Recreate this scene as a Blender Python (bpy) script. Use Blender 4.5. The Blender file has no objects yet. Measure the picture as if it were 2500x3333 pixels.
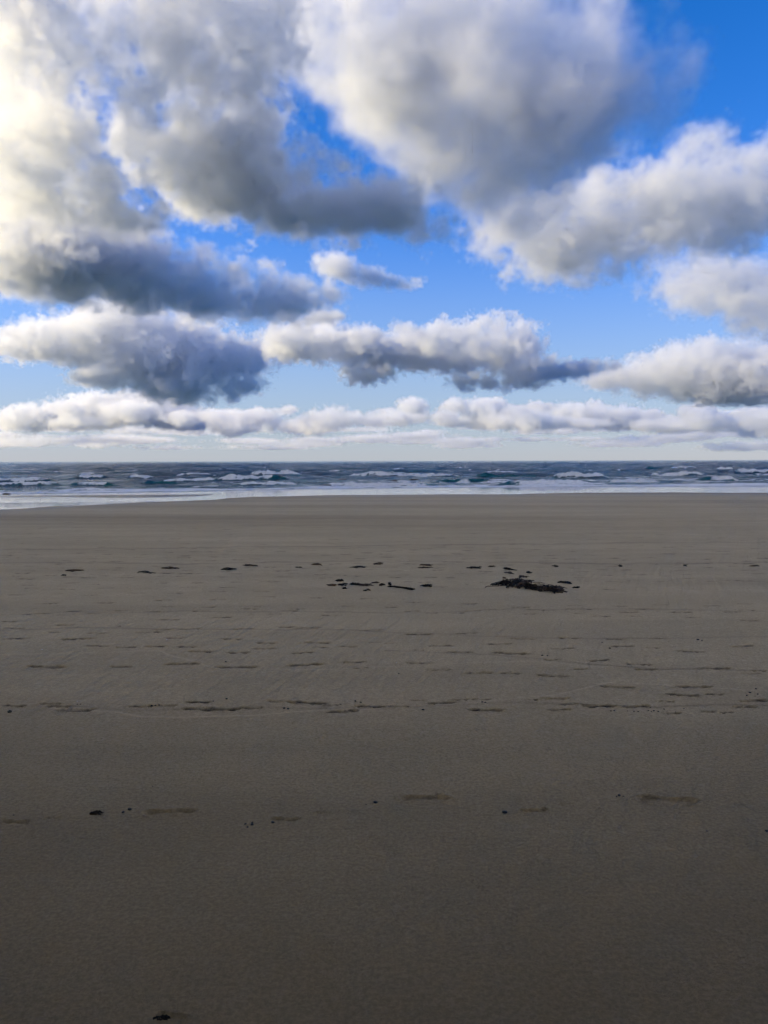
import bpy, math, time
import numpy as np
from mathutils import Vector, Matrix

T0 = time.time()
R = math.radians
sc = bpy.context.scene

# ------------------------------------------------------------------ camera
FPX, CX, CY = 2407.0, 1250.0, 1666.5          # focal length and centre, in photograph pixels (2500 x 3333)
PITCH, ROLL, EYE = R(-3.94), R(-0.14), 1.7
cam = bpy.data.cameras.new('camera')
cam.sensor_fit = 'HORIZONTAL'; cam.sensor_width = 36; cam.lens = 36 * FPX / 2500
cam.clip_start = .05; cam.clip_end = 150000
cam_o = bpy.data.objects.new('camera', cam); sc.collection.objects.link(cam_o); sc.camera = cam_o
CAM_M = Matrix.Rotation(math.pi / 2 + PITCH, 3, 'X') @ Matrix.Rotation(ROLL, 3, 'Z')
cam_o.location = (0, 0, EYE); cam_o.rotation_euler = CAM_M.to_euler()

# ------------------------------------------------------------------ sky and sun
SUN_AZ, SUN_EL = R(-93), R(23)
world = bpy.data.worlds.new('World'); sc.world = world; world.use_nodes = True
wt = world.node_tree; WN = wt.nodes.new; WL = wt.links.new
bg = wt.nodes['Background']; bg.inputs['Strength'].default_value = .096
sky = WN('ShaderNodeTexSky'); sky.sky_type = 'NISHITA'; sky.sun_disc = False
sky.sun_elevation = SUN_EL; sky.sun_rotation = SUN_AZ; sky.ozone_density = 3.5; sky.dust_density = 0
sat = WN('ShaderNodeHueSaturation'); sat.inputs['Saturation'].default_value = 1.35; WL(sky.outputs[0], sat.inputs['Color'])
wb = WN('ShaderNodeMix'); wb.data_type = 'RGBA'; wb.blend_type = 'MULTIPLY'
wb.inputs['Factor'].default_value = 1; wb.inputs['B'].default_value = (1.1, .8, 1.08, 1); WL(sat.outputs[0], wb.inputs['A'])
wtc = WN('ShaderNodeTexCoord'); wxyz = WN('ShaderNodeSeparateXYZ'); WL(wtc.outputs['Generated'], wxyz.inputs[0])
wmr = WN('ShaderNodeMapRange'); wmr.interpolation_type = 'SMOOTHSTEP'; WL(wxyz.outputs[2], wmr.inputs[0])
wmr.inputs['From Min'].default_value = -.02; wmr.inputs['From Max'].default_value = .34
wmr.inputs['To Min'].default_value = .85; wmr.inputs['To Max'].default_value = 0
wmx = WN('ShaderNodeMix'); wmx.data_type = 'RGBA'; WL(wmr.outputs[0], wmx.inputs['Factor']); WL(wb.outputs['Result'], wmx.inputs['A'])
wmx.inputs['B'].default_value = (1.6, 2.25, 2.75, 1)          # pale sea air low over the horizon, all round
WL(wmx.outputs['Result'], bg.inputs['Color'])

sun = bpy.data.lights.new('sun', 'SUN'); sun.energy = 4.6; sun.angle = R(.5); sun.color = (1, .785, .42)
sun_o = bpy.data.objects.new('sun', sun); sc.collection.objects.link(sun_o)
SUN_D = Vector((math.sin(SUN_AZ) * math.cos(SUN_EL), math.cos(SUN_AZ) * math.cos(SUN_EL), math.sin(SUN_EL)))
sun_o.rotation_euler = SUN_D.to_track_quat('Z', 'Y').to_euler()
sun_o.location = (-40, 0, 60)

vs = sc.view_settings
vs.view_transform = 'Standard'; vs.look = 'None'; vs.gamma = 1; vs.exposure = 1.07; vs.use_curve_mapping = False
cy = sc.cycles
cy.use_denoising = True; cy.use_adaptive_sampling = True; cy.adaptive_threshold = .05; cy.adaptive_min_samples = 8
cy.max_bounces = 8; cy.diffuse_bounces = 2; cy.glossy_bounces = 2; cy.volume_bounces = 5
cy.volume_step_rate = 3.5; cy.volume_max_steps = 512
cy.caustics_reflective = False; cy.caustics_refractive = False

# ------------------------------------------------------------------ helpers
rng = np.random.default_rng(7)

def ray(u, v):
    d = CAM_M @ Vector(((u - CX) / FPX, -(v - CY) / FPX, -1))
    return np.array(d.normalized())

def smooth(a, b, x):
    t = np.clip((np.asarray(x, float) - a) / (b - a), 0, 1); return t * t * (3 - 2 * t)

_LAT = {}
def vnoise(x, y, seed):
    """smooth value noise, -1..1, at arrays of points"""
    if seed not in _LAT: _LAT[seed] = np.random.default_rng(1000 + seed).random((256, 256)).astype(np.float32) * 2 - 1
    t = _LAT[seed]
    xi = np.floor(x).astype(np.int64); yi = np.floor(y).astype(np.int64)
    fx = (x - xi).astype(np.float32); fy = (y - yi).astype(np.float32)
    fx = fx * fx * (3 - 2 * fx); fy = fy * fy * (3 - 2 * fy)
    a, b = xi & 255, (xi + 1) & 255; c, d = yi & 255, (yi + 1) & 255
    return (t[a, c] * (1 - fx) + t[b, c] * fx) * (1 - fy) + (t[a, d] * (1 - fx) + t[b, d] * fx) * fy

def fnoise(x, y, seed, octaves=4, gain=.5):
    s = 0; a = 1; n = 0
    for k in range(octaves):
        s = s + a * vnoise(x * 2 ** k + 17.3 * k, y * 2 ** k + 5.1 * k, seed + k); n += a; a *= gain
    return s / n

def tag(o, label=None, cat=None, group=None, kind=None):
    if label: o['label'] = label
    if cat: o['category'] = cat
    if group: o['group'] = group
    if kind: o['kind'] = kind
    return o

def link(name, data, parent=None, mat=None):
    o = bpy.data.objects.new(name, data); sc.collection.objects.link(o)
    if parent: o.parent = parent
    if mat and data is not None: data.materials.append(mat)
    return o

def principled(name, color, rough=.6, spec=.5):
    m = bpy.data.materials.new(name); m.use_nodes = True
    p = m.node_tree.nodes['Principled BSDF']
    p.inputs['Base Color'].default_value = (*color, 1); p.inputs['Roughness'].default_value = rough
    p.inputs['Specular IOR Level'].default_value = spec
    return m, m.node_tree, p

def node(t, kind, **inp):
    n = t.nodes.new(kind)
    for k, v in inp.items():
        s = n.inputs[k.replace('_', ' ')]
        if hasattr(v, 'is_linked'): t.links.new(v, s)
        else: s.default_value = v
    return n

def attr(t, name):
    a = t.nodes.new('ShaderNodeAttribute'); a.attribute_name = name; return a.outputs['Fac']

def mixc(t, fac, a, b, blend='MIX'):
    n = t.nodes.new('ShaderNodeMix'); n.data_type = 'RGBA'; n.blend_type = blend
    for k, v in (('Factor', fac), ('A', a), ('B', b)):
        s = [i for i in n.inputs if i.name == k and (i.type == 'RGBA' or k == 'Factor') and i.enabled][0]
        if hasattr(v, 'is_linked'): t.links.new(v, s)
        else: s.default_value = v if k == 'Factor' else (*v, 1)
    return [o for o in n.outputs if o.enabled][0]

def fmath(t, op, a, b=0.0, clamp=False):
    n = t.nodes.new('ShaderNodeMath'); n.operation = op; n.use_clamp = clamp
    for i, v in enumerate((a, b)):
        if hasattr(v, 'is_linked'): t.links.new(v, n.inputs[i])
        else: n.inputs[i].default_value = v
    return n.outputs[0]

def ramp(t, fac, a, b, lo=0., hi=1.):
    n = node(t, 'ShaderNodeMapRange', From_Min=a, From_Max=b, To_Min=lo, To_Max=hi)
    n.interpolation_type = 'SMOOTHSTEP'; t.links.new(fac, n.inputs[0]); return n.outputs[0]

def grid_mesh(name, X, Y, Z, attrs, mat):
    """one sheet from 2-D arrays of coordinates"""
    r, c = X.shape
    me = bpy.data.meshes.new(name); me.vertices.add(r * c)
    me.vertices.foreach_set('co', np.stack([X, Y, Z], -1).astype(np.float32).ravel())
    i = np.arange(r * c).reshape(r, c)
    q = np.stack([i[:-1, :-1], i[:-1, 1:], i[1:, 1:], i[1:, :-1]], -1).reshape(-1, 4)
    me.loops.add(q.size); me.loops.foreach_set('vertex_index', q.ravel().astype(np.int32))
    me.polygons.add(len(q)); me.polygons.foreach_set('loop_start', np.arange(0, q.size, 4, dtype=np.int32))
    me.polygons.foreach_set('use_smooth', np.ones(len(q), bool))
    for k, a in attrs.items():
        at = me.attributes.new(k, 'FLOAT', 'POINT'); at.data.foreach_set('value', a.astype(np.float32).ravel())
    me.update(calc_edges=True); me.validate()
    me.materials.append(mat)
    return me

def fan_columns(core, n_core, n_out):
    t = np.linspace(-core, core, n_core); g = np.geomspace(.003, 1, n_out)
    return t, g

def fan(rows, core, n_core, n_out):
    """sheet coordinates: fine columns in front, coarse ones out to the sides"""
    t, g = fan_columns(core, n_core, n_out)
    D = np.maximum(np.abs(rows), 1.2)[:, None]; W = 3 * np.abs(rows)[:, None] + 300
    X = np.concatenate([-core * D - g[::-1][None, :] * W, t[None, :] * D, core * D + g[None, :] * W], 1)
    return X, np.repeat(rows[:, None], X.shape[1], 1)

# ------------------------------------------------------------------ the lie of the land
SEA = -1.2
def shore(x):                                   # where the sea's edge lies, y for a given x
    return np.interp(x, [-200, -60, -34, -20, -8, 6, 40, 200], [50, 60, 66, 71, 77, 80.5, 82, 84])

def profile(y):
    y = np.asarray(y, float)
    a = np.where(y < 9, 0, -.02 * (y - 9)); a = np.where(y > 50, -.82 - .012 * (y - 50), a)
    a = np.where(y > 90, -1.3 - .03 * (y - 90), a)
    return np.maximum(a, -6)

def land(x, y):
    y = np.asarray(y, float)
    s = (80 - shore(x)) * smooth(30, 66, y)
    z = profile(y + s)
    z = z + .03 * vnoise(x * .11 + 3, y * .16, 3) * smooth(2, 10, y) * (1 - smooth(30, 45, y))
    z = z + np.where(y < -2, .12 * (-y - 2), 0) * (y > -60) + np.where(y <= -60, .12 * 58, 0)
    return z

def ground(u, v):
    """the point of the beach seen at a photograph pixel"""
    d = ray(u, v); t = 5.
    for _ in range(18):
        p = d * t; z = float(land(p[0], p[1])); t = t * .3 + .7 * ((z - EYE) / d[2])
    p = d * t; return np.array([p[0], p[1], float(land(p[0], p[1]))])

def water_point(u, v):
    d = ray(u, v); t = (SEA - EYE) / d[2]; return np.array([d[0] * t, d[1] * t])

# ------------------------------------------------------------------ the beach
def px(lst, ox, oy, s=.7535):
    return [(ox + a[0] * s, oy + a[1] * s, *(k * s for k in a[2:3]), *a[3:]) for a in lst]

PRINTS = []      # (u, v, length px, depth 0..1, silt 0..1, tread)
near = px([(735, 190, 230), (65, 232, 130), (230, 214, 70), (1235, 222, 130), (1390, 193, 60)], 0, 2500) + \
       px([(178, 131, 230), (650, 183, 130), (790, 156, 60), (1230, 138, 260)], 1250, 2500)
PRINTS += [(u, v, w, 1.0, .4, 0) for u, v, w in near]
PRINTS += [(560, 3308, 110, .8, .12, 0)]
r4 = px([(215, 678, 110), (330, 706, 170), (250, 690, 120), (610, 690, 120), (700, 686, 140), (860, 670, 130), (850, 698, 150), (950, 704, 180),
         (1080, 696, 120), (1210, 668, 130), (1330, 674, 190), (1430, 685, 80), (1480, 711, 150), (1600, 690, 150), (60, 687, 120)], 0, 1780) + \
     px([(60, 690, 110), (250, 674, 140), (150, 662, 60), (330, 660, 90), (420, 659, 90), (440, 705, 160), (640, 660, 60), (740, 655, 140), (760, 703, 110),
         (800, 680, 100), (930, 688, 160), (1090, 690, 130), (1220, 667, 70), (1250, 719, 90), (1290, 640, 150), (1400, 712, 70), (1480, 716, 70), (1430, 637, 90), (1600, 665, 150), (1560, 692, 110)], 1250, 1780)
PRINTS += [(u, v, w, .9, .75, 0) for u, v, w in r4]
r3 = px([(200, 518, 200), (520, 517, 110), (785, 506, 170), (1020, 520, 200), (1320, 510, 180), (1530, 498, 115), (1560, 523, 80)], 0, 1780) + \
     px([(150, 502, 130), (240, 531, 120), (410, 545, 140), (550, 546, 110), (730, 557, 150), (850, 527, 80), (1010, 606, 160), (1340, 605, 170), (1130, 530, 110), (1430, 525, 150), (1590, 547, 80), (1620, 536, 80)], 1250, 1780)
PRINTS += [(u, v, w, 1.0, .6, 0) for u, v, w in r3]
r2 = px([(70, 396, 130), (330, 398, 170), (420, 428, 120), (545, 433, 100), (670, 430, 100), (805, 432, 110), (865, 452, 125), (1030, 457, 115), (1140, 440, 115),
         (1310, 458, 120), (1385, 434, 80), (1500, 431, 90), (1620, 413, 60), (1150, 415, 110), (1370, 414, 130), (760, 393, 90), (1000, 398, 110), (230, 368, 60), (420, 372, 90), (640, 370, 120)], 0, 1780) + \
     px([(30, 417, 60), (245, 428, 120), (500, 420, 120), (775, 440, 120), (1030, 430, 110), (1325, 452, 125), (1550, 430, 120), (150, 446, 60), (330, 455, 120), (550, 460, 180), (730, 487, 90), (1160, 436, 70), (930, 490, 110), (1100, 508, 120)], 1250, 1780)
PRINTS += [(u, v, w, 1.0, .7, 0) for u, v, w in r2]
r1 = px([(60, 352, 100), (280, 338, 90), (530, 342, 60), (700, 357, 100), (820, 355, 110), (1050, 354, 100), (1240, 346, 90), (1330, 350, 130), (1600, 360, 110), (130, 291, 90), (190, 288, 60), (320, 278, 80), (400, 288, 80), (525, 275, 80),
         (660, 280, 80), (865, 278, 80), (905, 260, 70), (720, 258, 70), (1090, 258, 80), (1080, 268, 70), (1250, 276, 90), (1290, 268, 80), (1190, 290, 60), (1425, 282, 50), (1420, 296, 80), (960, 305, 90), (730, 315, 100), (1620, 285, 70), (1500, 256, 70), (40, 322, 80)], 0, 1780) + \
     px([(30, 260, 70), (235, 251, 70), (120, 278, 80), (210, 286, 60), (385, 276, 80), (490, 270, 70), (640, 272, 60), (630, 290, 70), (710, 274, 60), (820, 254, 70), (850, 287, 60), (900, 269, 70), (1020, 256, 70), (1090, 300, 60), (1195, 250, 70),
         (1130, 269, 110), (1415, 255, 80), (1330, 305, 80), (1560, 246, 70), (1570, 274, 80), (1580, 319, 90), (940, 300, 90), (150, 378, 130), (360, 373, 110), (600, 397, 120), (800, 394, 110), (1000, 400, 90), (1180, 396, 80)], 1250, 1780)
PRINTS += [(u, v, w, .9, .7, 0) for u, v, w in r1]
tread = px([(207, 245, 95), (458, 242, 85), (703, 231, 90), (937, 227, 85), (1153, 216, 85), (1366, 220, 80), (1590, 223, 85)], 0, 1780) + \
        px([(135, 240, 80), (370, 246, 90), (590, 261, 90), (825, 270, 90), (1060, 283, 100), (1285, 283, 100), (1510, 282, 100), (320, 286, 70)], 1250, 1780)
PRINTS += [(u, v, w, 1.0, .6, 1) for u, v, w in tread]
r0 = px([(70, 207, 80), (245, 203, 60), (390, 210, 60), (590, 200, 80), (757, 201, 70), (940, 192, 90), (1130, 193, 80), (135, 178, 70), (285, 183, 90), (455, 178, 80), (620, 182, 80), (815, 175, 70), (980, 175, 80), (1150, 169, 60), (120, 165, 60),
         (265, 170, 50), (410, 162, 60), (530, 163, 60), (700, 157, 60), (850, 158, 60), (1020, 152, 60), (1180, 152, 50), (1320, 148, 60), (110, 139, 90), (300, 130, 60), (450, 125, 50)], 0, 1780) + \
     px([(340, 161, 60), (110, 150, 60), (880, 148, 60), (1040, 152, 60), (1200, 150, 60), (1420, 149, 60), (1640, 150, 60), (970, 183, 70), (220, 172, 110)], 1250, 1780)
PRINTS += [(u, v, w, .8, .65, 0) for u, v, w in r0]
prng = np.random.default_rng(5)
for v0 in (1893, 1879, 1869, 1857, 1846, 1836, 1826, 1816, 1806, 1797, 1789, 1782, 1771, 1760, 1752, 1738, 1722, 1716, 1704, 1696, 1688):
    u = prng.uniform(0, 120)
    while u < 2500:
        L = .29 * FPX / 17 * (v0 - 1500) / 350
        if prng.random() < .75: PRINTS.append((u, v0 + prng.uniform(-4, 4), L * prng.uniform(.7, 1.4), .8, prng.uniform(.3, .95), 0))
        u += prng.uniform(35, 150)

rows = np.concatenate([[-400, -150, -60, -30, -15, -8, -4, -2, -1, 0, .6], np.geomspace(1.2, 30, 1150), np.geomspace(30.12, 100, 330), np.geomspace(103, 400, 12)])
BX, BY = fan(rows, .62, 620, 14)
BZ = land(BX, BY)
silt = np.zeros_like(BX); pale = np.zeros_like(BX)

def near_rows(y0, y1):
    return slice(max(0, np.searchsorted(rows, y0) - 1), np.searchsorted(rows, y1) + 1)

for (u, v, w, dep, sl_, tr) in PRINTS:
    c = ground(u, v); L = w / FPX * c[1] / 2
    if c[1] > 60: continue
    hw = min(.05, L * .3) * (1 if c[1] < 5 else .85 if c[1] < 11 else 1.25)
    sl = near_rows(c[1] - 3 * hw - .03, c[1] + 3 * hw + .03)
    x, y = BX[sl], BY[sl]
    m = np.abs(x - c[0]) < L * 1.5 + .05
    if not m.any(): continue
    cols = np.where(m.any(0))[0]; cs = slice(cols[0], cols[-1] + 1)
    x, y = x[:, cs], y[:, cs]
    a = prng.uniform(-.12, .12); ca, sa = math.cos(a), math.sin(a)
    lx = ((x - c[0]) * ca + (y - c[1]) * sa) / L; ly = (-(x - c[0]) * sa + (y - c[1]) * ca) / hw
    flip = 1 if prng.random() < .5 else -1
    lx = lx * flip
    width = .62 + .38 * np.clip(np.abs(lx - .05) * 1.6, 0, 1)                       # a waist between heel and ball
    ly = ly + .25 * np.sin(lx * 2.2 + .4) + .22 * vnoise(x * 22, y * 22, 61)
    r = np.sqrt(np.abs(np.clip(lx, -3, 3)) ** 2.6 + (ly / width) ** 2)
    inside = 1 - smooth(.72, 1.05, r)
    rim = np.exp(-((r - 1.18) / .16) ** 2)
    toe = smooth(.2, .95, np.abs(lx))
    h = -dep * (.008 + .011 * toe) * inside + .005 * dep * rim
    if tr:
        h = h + inside * .006 * np.sign(np.sin(lx * 26 + np.abs(ly) * 2.2)); s_in = inside * (.35 + .65 * (np.sin(lx * 26 + np.abs(ly) * 2.2) < 0)) * (np.abs(lx) > .08)
    else:
        s_in = inside * (.25 + .75 * smooth(-.2, .55, fnoise(x * 9 + u, y * 30, 40, 3) + .5 * toe))
        s_in = np.maximum(s_in * (.75 if c[1] > 4.6 else 0.), smooth(.0, .8, ly) * inside * (.35 + .65 * smooth(-.25, .3, fnoise(x * 7 + v, y * 3, 45, 3))))
    BZ[sl, cs] += h
    silt[sl, cs] = np.maximum(silt[sl, cs], np.clip(s_in * sl_ * 1.8, 0, 1))

# thin pale lines left by the last swash of the tide, and long faint brown lines of fine weed
def polyline(pts, width, target, amount, jitter=.02, raise_=0., seed=80):
    P = np.array([ground(u, v)[:2] for u, v in pts])
    xs = np.arange(P[:, 0].min(), P[:, 0].max(), .01); ys = np.interp(xs, P[:, 0], P[:, 1])
    ys = ys + jitter * fnoise(xs * 2.2, xs * 0 + 3.7, seed, 4)
    sl = near_rows(ys.min() - .3, ys.max() + .3)
    x, y = BX[sl], BY[sl]
    yy = np.interp(x, xs, ys); inx = (x > xs[0]) & (x < xs[-1])
    f = np.exp(-((y - yy) / width) ** 2) * inx * (.45 + .55 * smooth(-.3, .4, fnoise(x * 1.7, y * 1.7, seed + 5, 3)))
    target[sl] = np.maximum(target[sl], f * amount)
    if raise_: BZ[sl] += raise_ * f

def lpx(pts, ox): return [(ox + a * .7535, 1780 + b * .7535) for a, b in pts]
polyline(lpx([(-30, 684), (130, 680), (180, 686), (250, 703), (500, 714), (620, 736), (760, 743), (900, 736), (1130, 728), (1280, 716), (1400, 708), (1500, 712), (1659, 700)], 0) +
         lpx([(120, 690), (330, 682), (460, 666), (750, 640), (900, 603), (1000, 582)], 1250), .013, pale, 1., .03, .006, 80)
polyline(lpx([(-30, 466), (200, 461), (480, 456), (690, 446), (740, 470), (820, 492), (930, 526), (1100, 535), (1300, 530), (1659, 520)], 0) +
         lpx([(160, 514), (380, 500), (620, 492), (900, 516), (1050, 512)], 1250), .016, pale, .6, .05, .004, 84)
polyline(lpx([(1050, 590), (1300, 605), (1660, 622)], 1250), .014, pale, .5, .03, .003, 88)
polyline([(0, 2050), (300, 2042), (620, 2049), (1000, 2046), (1250, 2056), (1600, 2072), (2000, 2080), (2500, 2072)], .02, silt, .4, .07, 0, 90)
polyline([(0, 2000), (300, 1992), (800, 1990), (1250, 1996), (1700, 1984), (2100, 1983), (2500, 1990)], .025, silt, .3, .1, 0, 92)
polyline([(100, 2297), (400, 2312), (800, 2305), (1250, 2300), (1700, 2288), (2100, 2300), (2500, 2292)], .02, silt, .35, .06, 0, 94)
polyline([(1250, 2118), (1600, 2130), (1900, 2160), (2150, 2178), (2500, 2182)], .018, silt, .45, .05, 0, 96)
polyline([(0, 1790), (600, 1782), (1250, 1776), (1900, 1768), (2500, 1764)], .1, silt, .35, .3, 0, 98)
polyline([(0, 1830), (600, 1836), (1250, 1826), (1900, 1834), (2500, 1830)], .08, silt, .4, .3, 0, 100)

# film of water left on the flat sand: its near edge, traced by the run of the last wave
EDGE = np.array([ground(u, v)[:2] for u, v in [(-400, 1668), (0, 1658), (80, 1655), (165, 1652), (182, 1647), (270, 1645), (291, 1641), (443, 1636), (591, 1631), (700, 1627), (740, 1622), (827, 1617), (953, 1615),
                 (1059, 1612), (1291, 1610), (1694, 1609), (1727, 1607), (1900, 1604), (2200, 1603), (2500, 1604), (2900, 1604)]])
o_ = np.argsort(EDGE[:, 0]); EDGE = EDGE[o_]
ye = np.interp(BX, EDGE[:, 0], EDGE[:, 1]) + .5 * fnoise(BX * .25, BX * 0 + 8, 120, 4) + .12 * fnoise(BX * 1.4, BX * 0 + 2, 124, 3)
wet = smooth(-.15, .25, BY - ye)
sheen = np.clip(np.exp(-np.clip(ye - BY, 0, None) / 16.) * (.75 + .5 * fnoise(BX * .02, BY * .16 + BX * .01, 137, 3)), 0, 1)
damp_shade = np.exp(-np.clip(ye - BY, 0, None) / 7.)                               # sand still soaked above the film
damp_shade = damp_shade * .8 + .95 * (1 - smooth(1.8, 6.8, BY + .8 * fnoise(BX * .35, BY * .5, 133, 3)))  # near the camera, foreground shade is painted in as darker, browner sand
damp_shade = np.clip(damp_shade + .55 * fnoise(BX * .03, BY * .22 + BX * .02, 130, 3) * smooth(12, 24, BY), 0, 1)
bar = smooth(.25, .6, fnoise(BX * .035 + 2, BY * .2, 140, 3)) * (BX < -14) * smooth(1, 3, BY - ye) * (1 - smooth(60, 64, BY))
wet = wet * (1 - .75 * bar)

rippled = smooth(-.1, .5, fnoise(BX * .22 + 4, BY * .3, 150, 3)) * smooth(3.5, 5.5, BY) * (1 - smooth(11, 17, BY)) + .12
sand, st, sp = principled('sand', (.3, .26, .2), .75, .35)
tc = st.nodes.new('ShaderNodeTexCoord').outputs['Object']
grain = node(st, 'ShaderNodeTexNoise', Vector=tc, Scale=55., Detail=7., Roughness=.82).outputs['Fac']
grit = node(st, 'ShaderNodeTexNoise', Vector=tc, Scale=16., Detail=8., Roughness=.75).outputs['Fac']
mott = node(st, 'ShaderNodeTexNoise', Vector=tc, Scale=1.3, Detail=6., Roughness=.6).outputs['Fac']
flat = st.nodes.new('ShaderNodeMapping'); flat.inputs['Scale'].default_value = (.18, 1.1, 1); st.links.new(tc, flat.inputs['Vector'])
band = node(st, 'ShaderNodeTexNoise', Vector=flat.outputs[0], Scale=1., Detail=5., Roughness=.55).outputs['Fac']
rip = st.nodes.new('ShaderNodeMapping'); rip.inputs['Rotation'].default_value = (0, 0, R(58)); rip.inputs['Scale'].default_value = (1, .25, 1); st.links.new(tc, rip.inputs['Vector'])
ripple = st.nodes.new('ShaderNodeTexWave'); st.links.new(rip.outputs[0], ripple.inputs['Vector'])
ripple.inputs['Scale'].default_value = 4.; ripple.inputs['Distortion'].default_value = 5.; ripple.inputs['Detail'].default_value = 3.; ripple.inputs['Detail Scale'].default_value = 1.2
col = mixc(st, ramp(st, mott, .3, .7), (.535, .413, .228), (.605, .47, .268))
col = mixc(st, ramp(st, band, .35, .68), col, (.49, .382, .213))
col = mixc(st, ramp(st, grain, .36, .62, .0, .6), col, (.255, .192, .105))
col = mixc(st, ramp(st, grit, .52, .66, 0, .35), col, (.58, .47, .31))
col = mixc(st, fmath(st, 'MULTIPLY', attr(st, 'pale'), .5), col, (.74, .57, .36))
col = mixc(st, fmath(st, 'MULTIPLY', attr(st, 'silt'), .92), col, (.036, .022, .014))
col = mixc(st, fmath(st, 'MULTIPLY', attr(st, 'damp_shade'), .8), col, mixc(st, 1., col, (.345, .296, .228), 'MULTIPLY'))
col = mixc(st, attr(st, 'wet'), col, (.12, .1, .08))
st.links.new(col, sp.inputs['Base Color'])
rg = fmath(st, 'SUBTRACT', .8, fmath(st, 'MULTIPLY', attr(st, 'sheen'), .35))
rg = node(st, 'ShaderNodeMix', Factor=attr(st, 'wet'), A=rg, B=.06).outputs[0]
st.links.new(rg, sp.inputs['Roughness'])
st.links.new(node(st, 'ShaderNodeMix', Factor=attr(st, 'wet'), A=fmath(st, 'ADD', .13, fmath(st, 'MULTIPLY', attr(st, 'sheen'), .45)), B=.6).outputs[0], sp.inputs['Specular IOR Level'])
hgt = fmath(st, 'ADD', fmath(st, 'MULTIPLY', grain, .010), fmath(st, 'MULTIPLY', grit, .022))
hgt = fmath(st, 'ADD', hgt, fmath(st, 'MULTIPLY', fmath(st, 'MULTIPLY', ripple.outputs['Fac'], attr(st, 'rippled')), .006))
hgt = fmath(st, 'ADD', hgt, fmath(st, 'MULTIPLY', mott, .03))
dryness = fmath(st, 'SUBTRACT', 1., fmath(st, 'MULTIPLY', attr(st, 'wet'), .97))
bump = node(st, 'ShaderNodeBump', Height=hgt, Strength=fmath(st, 'MULTIPLY', dryness, 1.), Distance=1.0)
st.links.new(bump.outputs[0], sp.inputs['Normal'])
beach = link('beach', grid_mesh('beach', BX, BY, BZ, {'rippled': rippled, 'sheen': sheen, 'silt': silt, 'pale': pale, 'wet': wet, 'damp_shade': damp_shade}, sand))
tag(beach, 'broad flat grey-brown sand beach marked with footprints', kind='structure')

# ------------------------------------------------------------------ the sea
srows = np.concatenate([np.geomspace(48, 900, 800), np.geomspace(905, 6000, 160), np.geomspace(6200, 90000, 30)])
WX, WY = fan(srows, .6, 700, 10)
off = WY - shore(WX)                                     # metres seaward of the edge
WZ = np.full_like(WX, SEA)
fade = 1 - smooth(500, 1600, WY)
wr = np.random.default_rng(31)
amp_sea = (.35 + .65 * smooth(10, 90, off)) * smooth(0, 8, off)
for k in range(30):                                      # chop and swell running in to the beach
    lam = np.exp(wr.uniform(np.log(2.2), np.log(34))); th = wr.normal(0, .5) + .25
    a = .0085 * lam ** .95 * wr.uniform(.5, 1.2); a = min(a, .11)
    ph = wr.uniform(0, 6.28)
    wob = .6 * vnoise(WX / (lam * 3.), WY / (lam * 3.), 300 + k % 9)
    q = 2 * np.pi / lam * (WY * math.cos(th) + WX * math.sin(th)) + ph + wob * 2.5
    far = 1 - smooth(lam * 60, lam * 170, WY)            # waves shorter than the sheet's own cells are left to the material
    WZ += a * amp_sea * far * (np.sin(q) + .25 * np.cos(2 * q))
foam = np.zeros_like(WX); teal = np.zeros_like(WX)
# breakers: u range, foot v, height px, part of the crest that has broken (as fractions of its length)
BREAK = [(-60, 178, 1566, 13, -.1, .78), (-80, 205, 1583, 12, -.1, .9), (215, 392, 1582, 10, .28, .66), (232, 345, 1560, 11, .25, .95), (250, 362, 1547, 9, .05, .95), (410, 508, 1560, 11, .2, .9),
         (455, 590, 1578, 8, 2, 2), (520, 720, 1566, 8, .1, .9), (805, 1000, 1549, 19, .0, 1.), (690, 960, 1566, 14, 0, .65), (745, 985, 1579, 11, .02, .95), (1000, 1420, 1578, 11, .02, 1.),
         (1065, 1410, 1549, 9, .05, 1.), (1190, 1520, 1552, 10, 0, 1.), (1515, 1790, 1557, 14, 2, 2), (1565, 1740, 1540, 7, .0, .9), (1785, 1990, 1558, 14, .05, .9), (1600, 1965, 1579, 17, .2, 1.),
         (1965, 2165, 1568, 14, .1, .88), (2085, 2315, 1548, 14, .1, .97), (2170, 2285, 1527, 8, .05, .95), (2325, 2395, 1531, 10, .05, .95), (2380, 2560, 1543, 15, .1, 1.), (2265, 2415, 1563, 15, 2, 2),
         (2095, 2170, 1530, 8, 2, 2), (2150, 2600, 1580, 12, .0, 1.), (1380, 1620, 1568, 10, 2, 2), (-80, 90, 1612, 9, 0, 1.), (100, 700, 1598, 6, 0, 1.), (560, 700, 1548, 6, .1, .9), (1030, 1120, 1535, 5, .2, .8),
         (2440, 2520, 1552, 8, .2, .8), (700, 780, 1531, 5, .1, .9), (-40, 30, 1540, 6, 0, .8), (1700, 1830, 1533, 5, .3, .8), (1270, 1330, 1530, 4, .2, .8)]
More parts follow.
